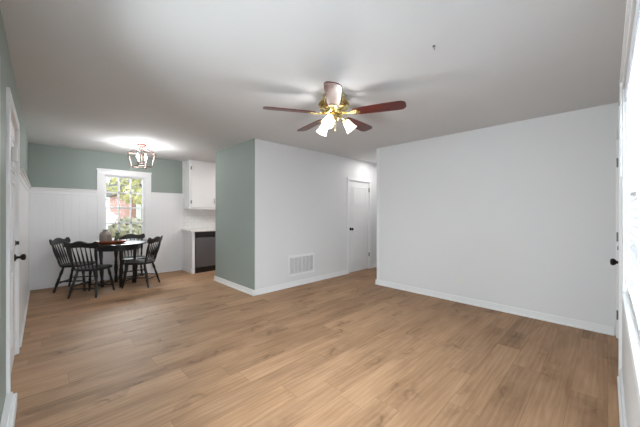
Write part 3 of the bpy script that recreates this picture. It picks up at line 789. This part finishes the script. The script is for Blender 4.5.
for k in range(14):
    a = random.uniform(-1.3, 1.3); ln_ = random.uniform(0.05, 0.10); h_ = random.uniform(0.06, 0.19)
    p0 = Vector((0, 0, 0.004)); p1 = Vector((math.cos(a) * ln_ * .5, math.sin(a) * ln_ * .5, h_ * .7)); p2 = Vector((math.cos(a) * ln_, math.sin(a) * ln_, h_))
    st.tube([p0, p1, p2], 0.0014, 5)
    for j in range(7):
        t = 0.25 + 0.75 * j / 6; p = p0.lerp(p1, t * 2) if t < .5 else p1.lerp(p2, t * 2 - 1)
        u = Vector((random.uniform(-1, 1), random.uniform(-1, 1), random.uniform(-.2, 1))).normalized()
        w_ = u.cross(Vector((0.3, 0.5, 0.8))).normalized(); c_ = p + u * 0.013
        vs = [lf.bm.verts.new(c_ + u * 0.020 * math.cos(q * PI / 3) + w_ * 0.014 * math.sin(q * PI / 3)) for q in range(6)]
        lf.bm.faces.new(vs)
st.build('stem', 'leaf', gr)
lf.build('foliage', 'leaf', gr)

# ------------------------------------------------------------------ outdoors beyond the dining window
GZ = -0.45
struct(MB().box(-30, 40, YD + T + 0.02, 60, GZ - 0.2, GZ).build('ground', 'grass'), 'pale winter lawn outside the dining window', 'lawn')
hs = empty('brick_house', (0, 0, GZ)); tag(hs, 'red brick house with white porch posts seen through the dining window', 'house')
MB().box(3.7, 14, 19.5, 27, 0, 2.9).build('wall', 'brick', hs)
MB().prism([(19.0, 2.9), (27.5, 2.9), (23.2, 4.6)], 3.4, 14.3, Matrix(((0, 0, 1, 0), (1, 0, 0, 0), (0, 1, 0, 0), (0, 0, 0, 1)))).build('roof', 'roof', hs)
for x in (3.68, 5.2, 6.8): MB().box(x, x + 0.2, 18.0, 18.2, 0, 2.75).build('porch_post', 'house_white', hs)
MB().box(3.5, 9, 17.8, 19.5, 2.75, 2.95).build('porch_roof', 'house_white', hs)
wf = MB().box(6.6, 7.7, 19.42, 19.52, 0.9, 2.2).build('window', 'house_white', hs)
MB().box(6.7, 7.6, 19.40, 19.43, 1.0, 2.1).build('pane', 'dark_slot', wf)
pt = empty('satellite_dish', (1.60, 12.0, GZ)); tag(pt, 'round white dish on a post at the left of the dining window view', 'dish')
q = Vector((-0.25, -1, 0.18)).normalized().to_track_quat('Z', 'Y').to_matrix().to_4x4()
MB().lathe([(0.001, 0), (0.09, 0.008), (0.16, 0.028), (0.23, 0.060), (0.238, 0.058), (0.165, 0.018), (0.09, -0.004), (0.001, -0.012)], 32, mtx=Matrix.Translation((0, 0, 1.52)) @ q).build('dish', 'tank', pt, True)
MB().tube([(0.02, 0.03, 1.30), (0.12, -0.25, 1.42), (0.20, -0.42, 1.60)], 0.012, 8).box(0.16, 0.25, -0.47, -0.39, 1.57, 1.64, 0.01).build('receiver_arm', 'tank', pt)
MB().tube([(0.03, 0.06, 0), (0.03, 0.06, 1.50)], 0.03, 12).build('post', 'nickel', pt)
def tree(name, x, y, h, cr, mt, label, n=16, tw=0.12, low=0.45):
    r = empty(name, (x, y, GZ)); tag(r, label, 'tree')
    tk = MB().tube([(0, 0, 0), (0.08, 0, h * .35), (-0.05, 0.05, h * .7), (0.02, 0, h * .95)], [tw, tw * .8, tw * .5, 0.03], 10)
    for k in range(7):
        a = random.uniform(0, 2 * PI); z0 = h * random.uniform(.35, .7)
        tk.tube([(0, 0, z0), (math.cos(a) * cr * .4, math.sin(a) * cr * .4, z0 + h * .12), (math.cos(a) * cr * .85, math.sin(a) * cr * .85, z0 + h * .2)], [tw * .4, tw * .25, 0.015], 6)
    tk.build('trunk', 'bark', r, True)
    fl = MB()
    for k in range(n * 60):
        a = random.uniform(0, 2 * PI); rr = cr * math.sqrt(random.random()); z0 = h * random.uniform(low, 1.0)
        rr *= math.sin(PI * min(1, max(0.12, (z0 / h - low) / (1 - low) * .8 + .15)))
        c = Vector((math.cos(a) * rr, math.sin(a) * rr, z0)); s_ = random.uniform(0.05, 0.13)
        u = Vector((random.gauss(0, 1), random.gauss(0, 1), random.gauss(0, 1))).normalized(); w_ = u.orthogonal().normalized()
        vs = [fl.bm.verts.new(c + (u * math.cos(q * PI / 2.5) + w_ * math.sin(q * PI / 2.5) * .7) * s_) for q in range(5)]
        fl.bm.faces.new(vs)
    fl.build('foliage', mt, r)
tree('leafy_tree', 2.9, 12.5, 4.2, 1.5, 'autumn', 'yellow green leafy tree in the middle of the dining window view', 16, low=.5)
tree('leafy_tree', 0.4, 14.3, 4.6, 1.4, 'evergreen', 'dull green tree at the left of the dining window view', 18, low=.2)
tree('leafy_tree', 4.9, 16.0, 5.4, 1.6, 'autumn', 'yellow leafy tree above the brick house outside', 14, low=.55)
tree('leafy_tree', 0.9, 19.2, 5.6, 2.2, 'evergreen', 'thin greyish tree far off behind the leafy trees', 7, low=.25)
def bush(x, y, h, cr, mt, label):
    r = empty('shrub', (x, y, GZ)); tag(r, label, 'shrub')
    MB().tube([(0, 0, 0), (0.03, 0, h * .5)], [0.06, 0.03], 8).tube([(0.05, 0, 0), (cr * .4, 0, h * .6)], [0.04, 0.02], 8).tube([(-0.05, 0, 0), (-cr * .4, 0.1, h * .6)], [0.04, 0.02], 8).build('stem', 'bark', r)
    fl = MB()
    for k in range(1500):
        u = Vector((random.gauss(0, 1), random.gauss(0, 1), random.gauss(0, 1))).normalized()
        c = Vector((u.x * cr, u.y * cr * .8, h * .5 + u.z * h * .48)) * 1.0; c = Vector((c.x * random.uniform(.8, 1), c.y * random.uniform(.8, 1), max(0.03, c.z)))
        a_ = u.orthogonal().normalized(); w_ = (a_ + u * random.uniform(-.8, .8)).normalized(); v_ = w_.cross(u).normalized(); s_ = random.uniform(.05, .12)
        vs = [fl.bm.verts.new(c + (w_ * math.cos(q_ * PI / 2.5) + v_ * math.sin(q_ * PI / 2.5) * .7) * s_) for q_ in range(5)]
        fl.bm.faces.new(vs)
    fl.build('foliage', mt, r)
bush(1.0, 16.6, 2.3, 1.05, 'evergreen', 'dull green shrub behind the white dish outside')
bush(3.05, 16.4, 1.5, 0.9, 'grass', 'low straw coloured shrub in front of the brick house')
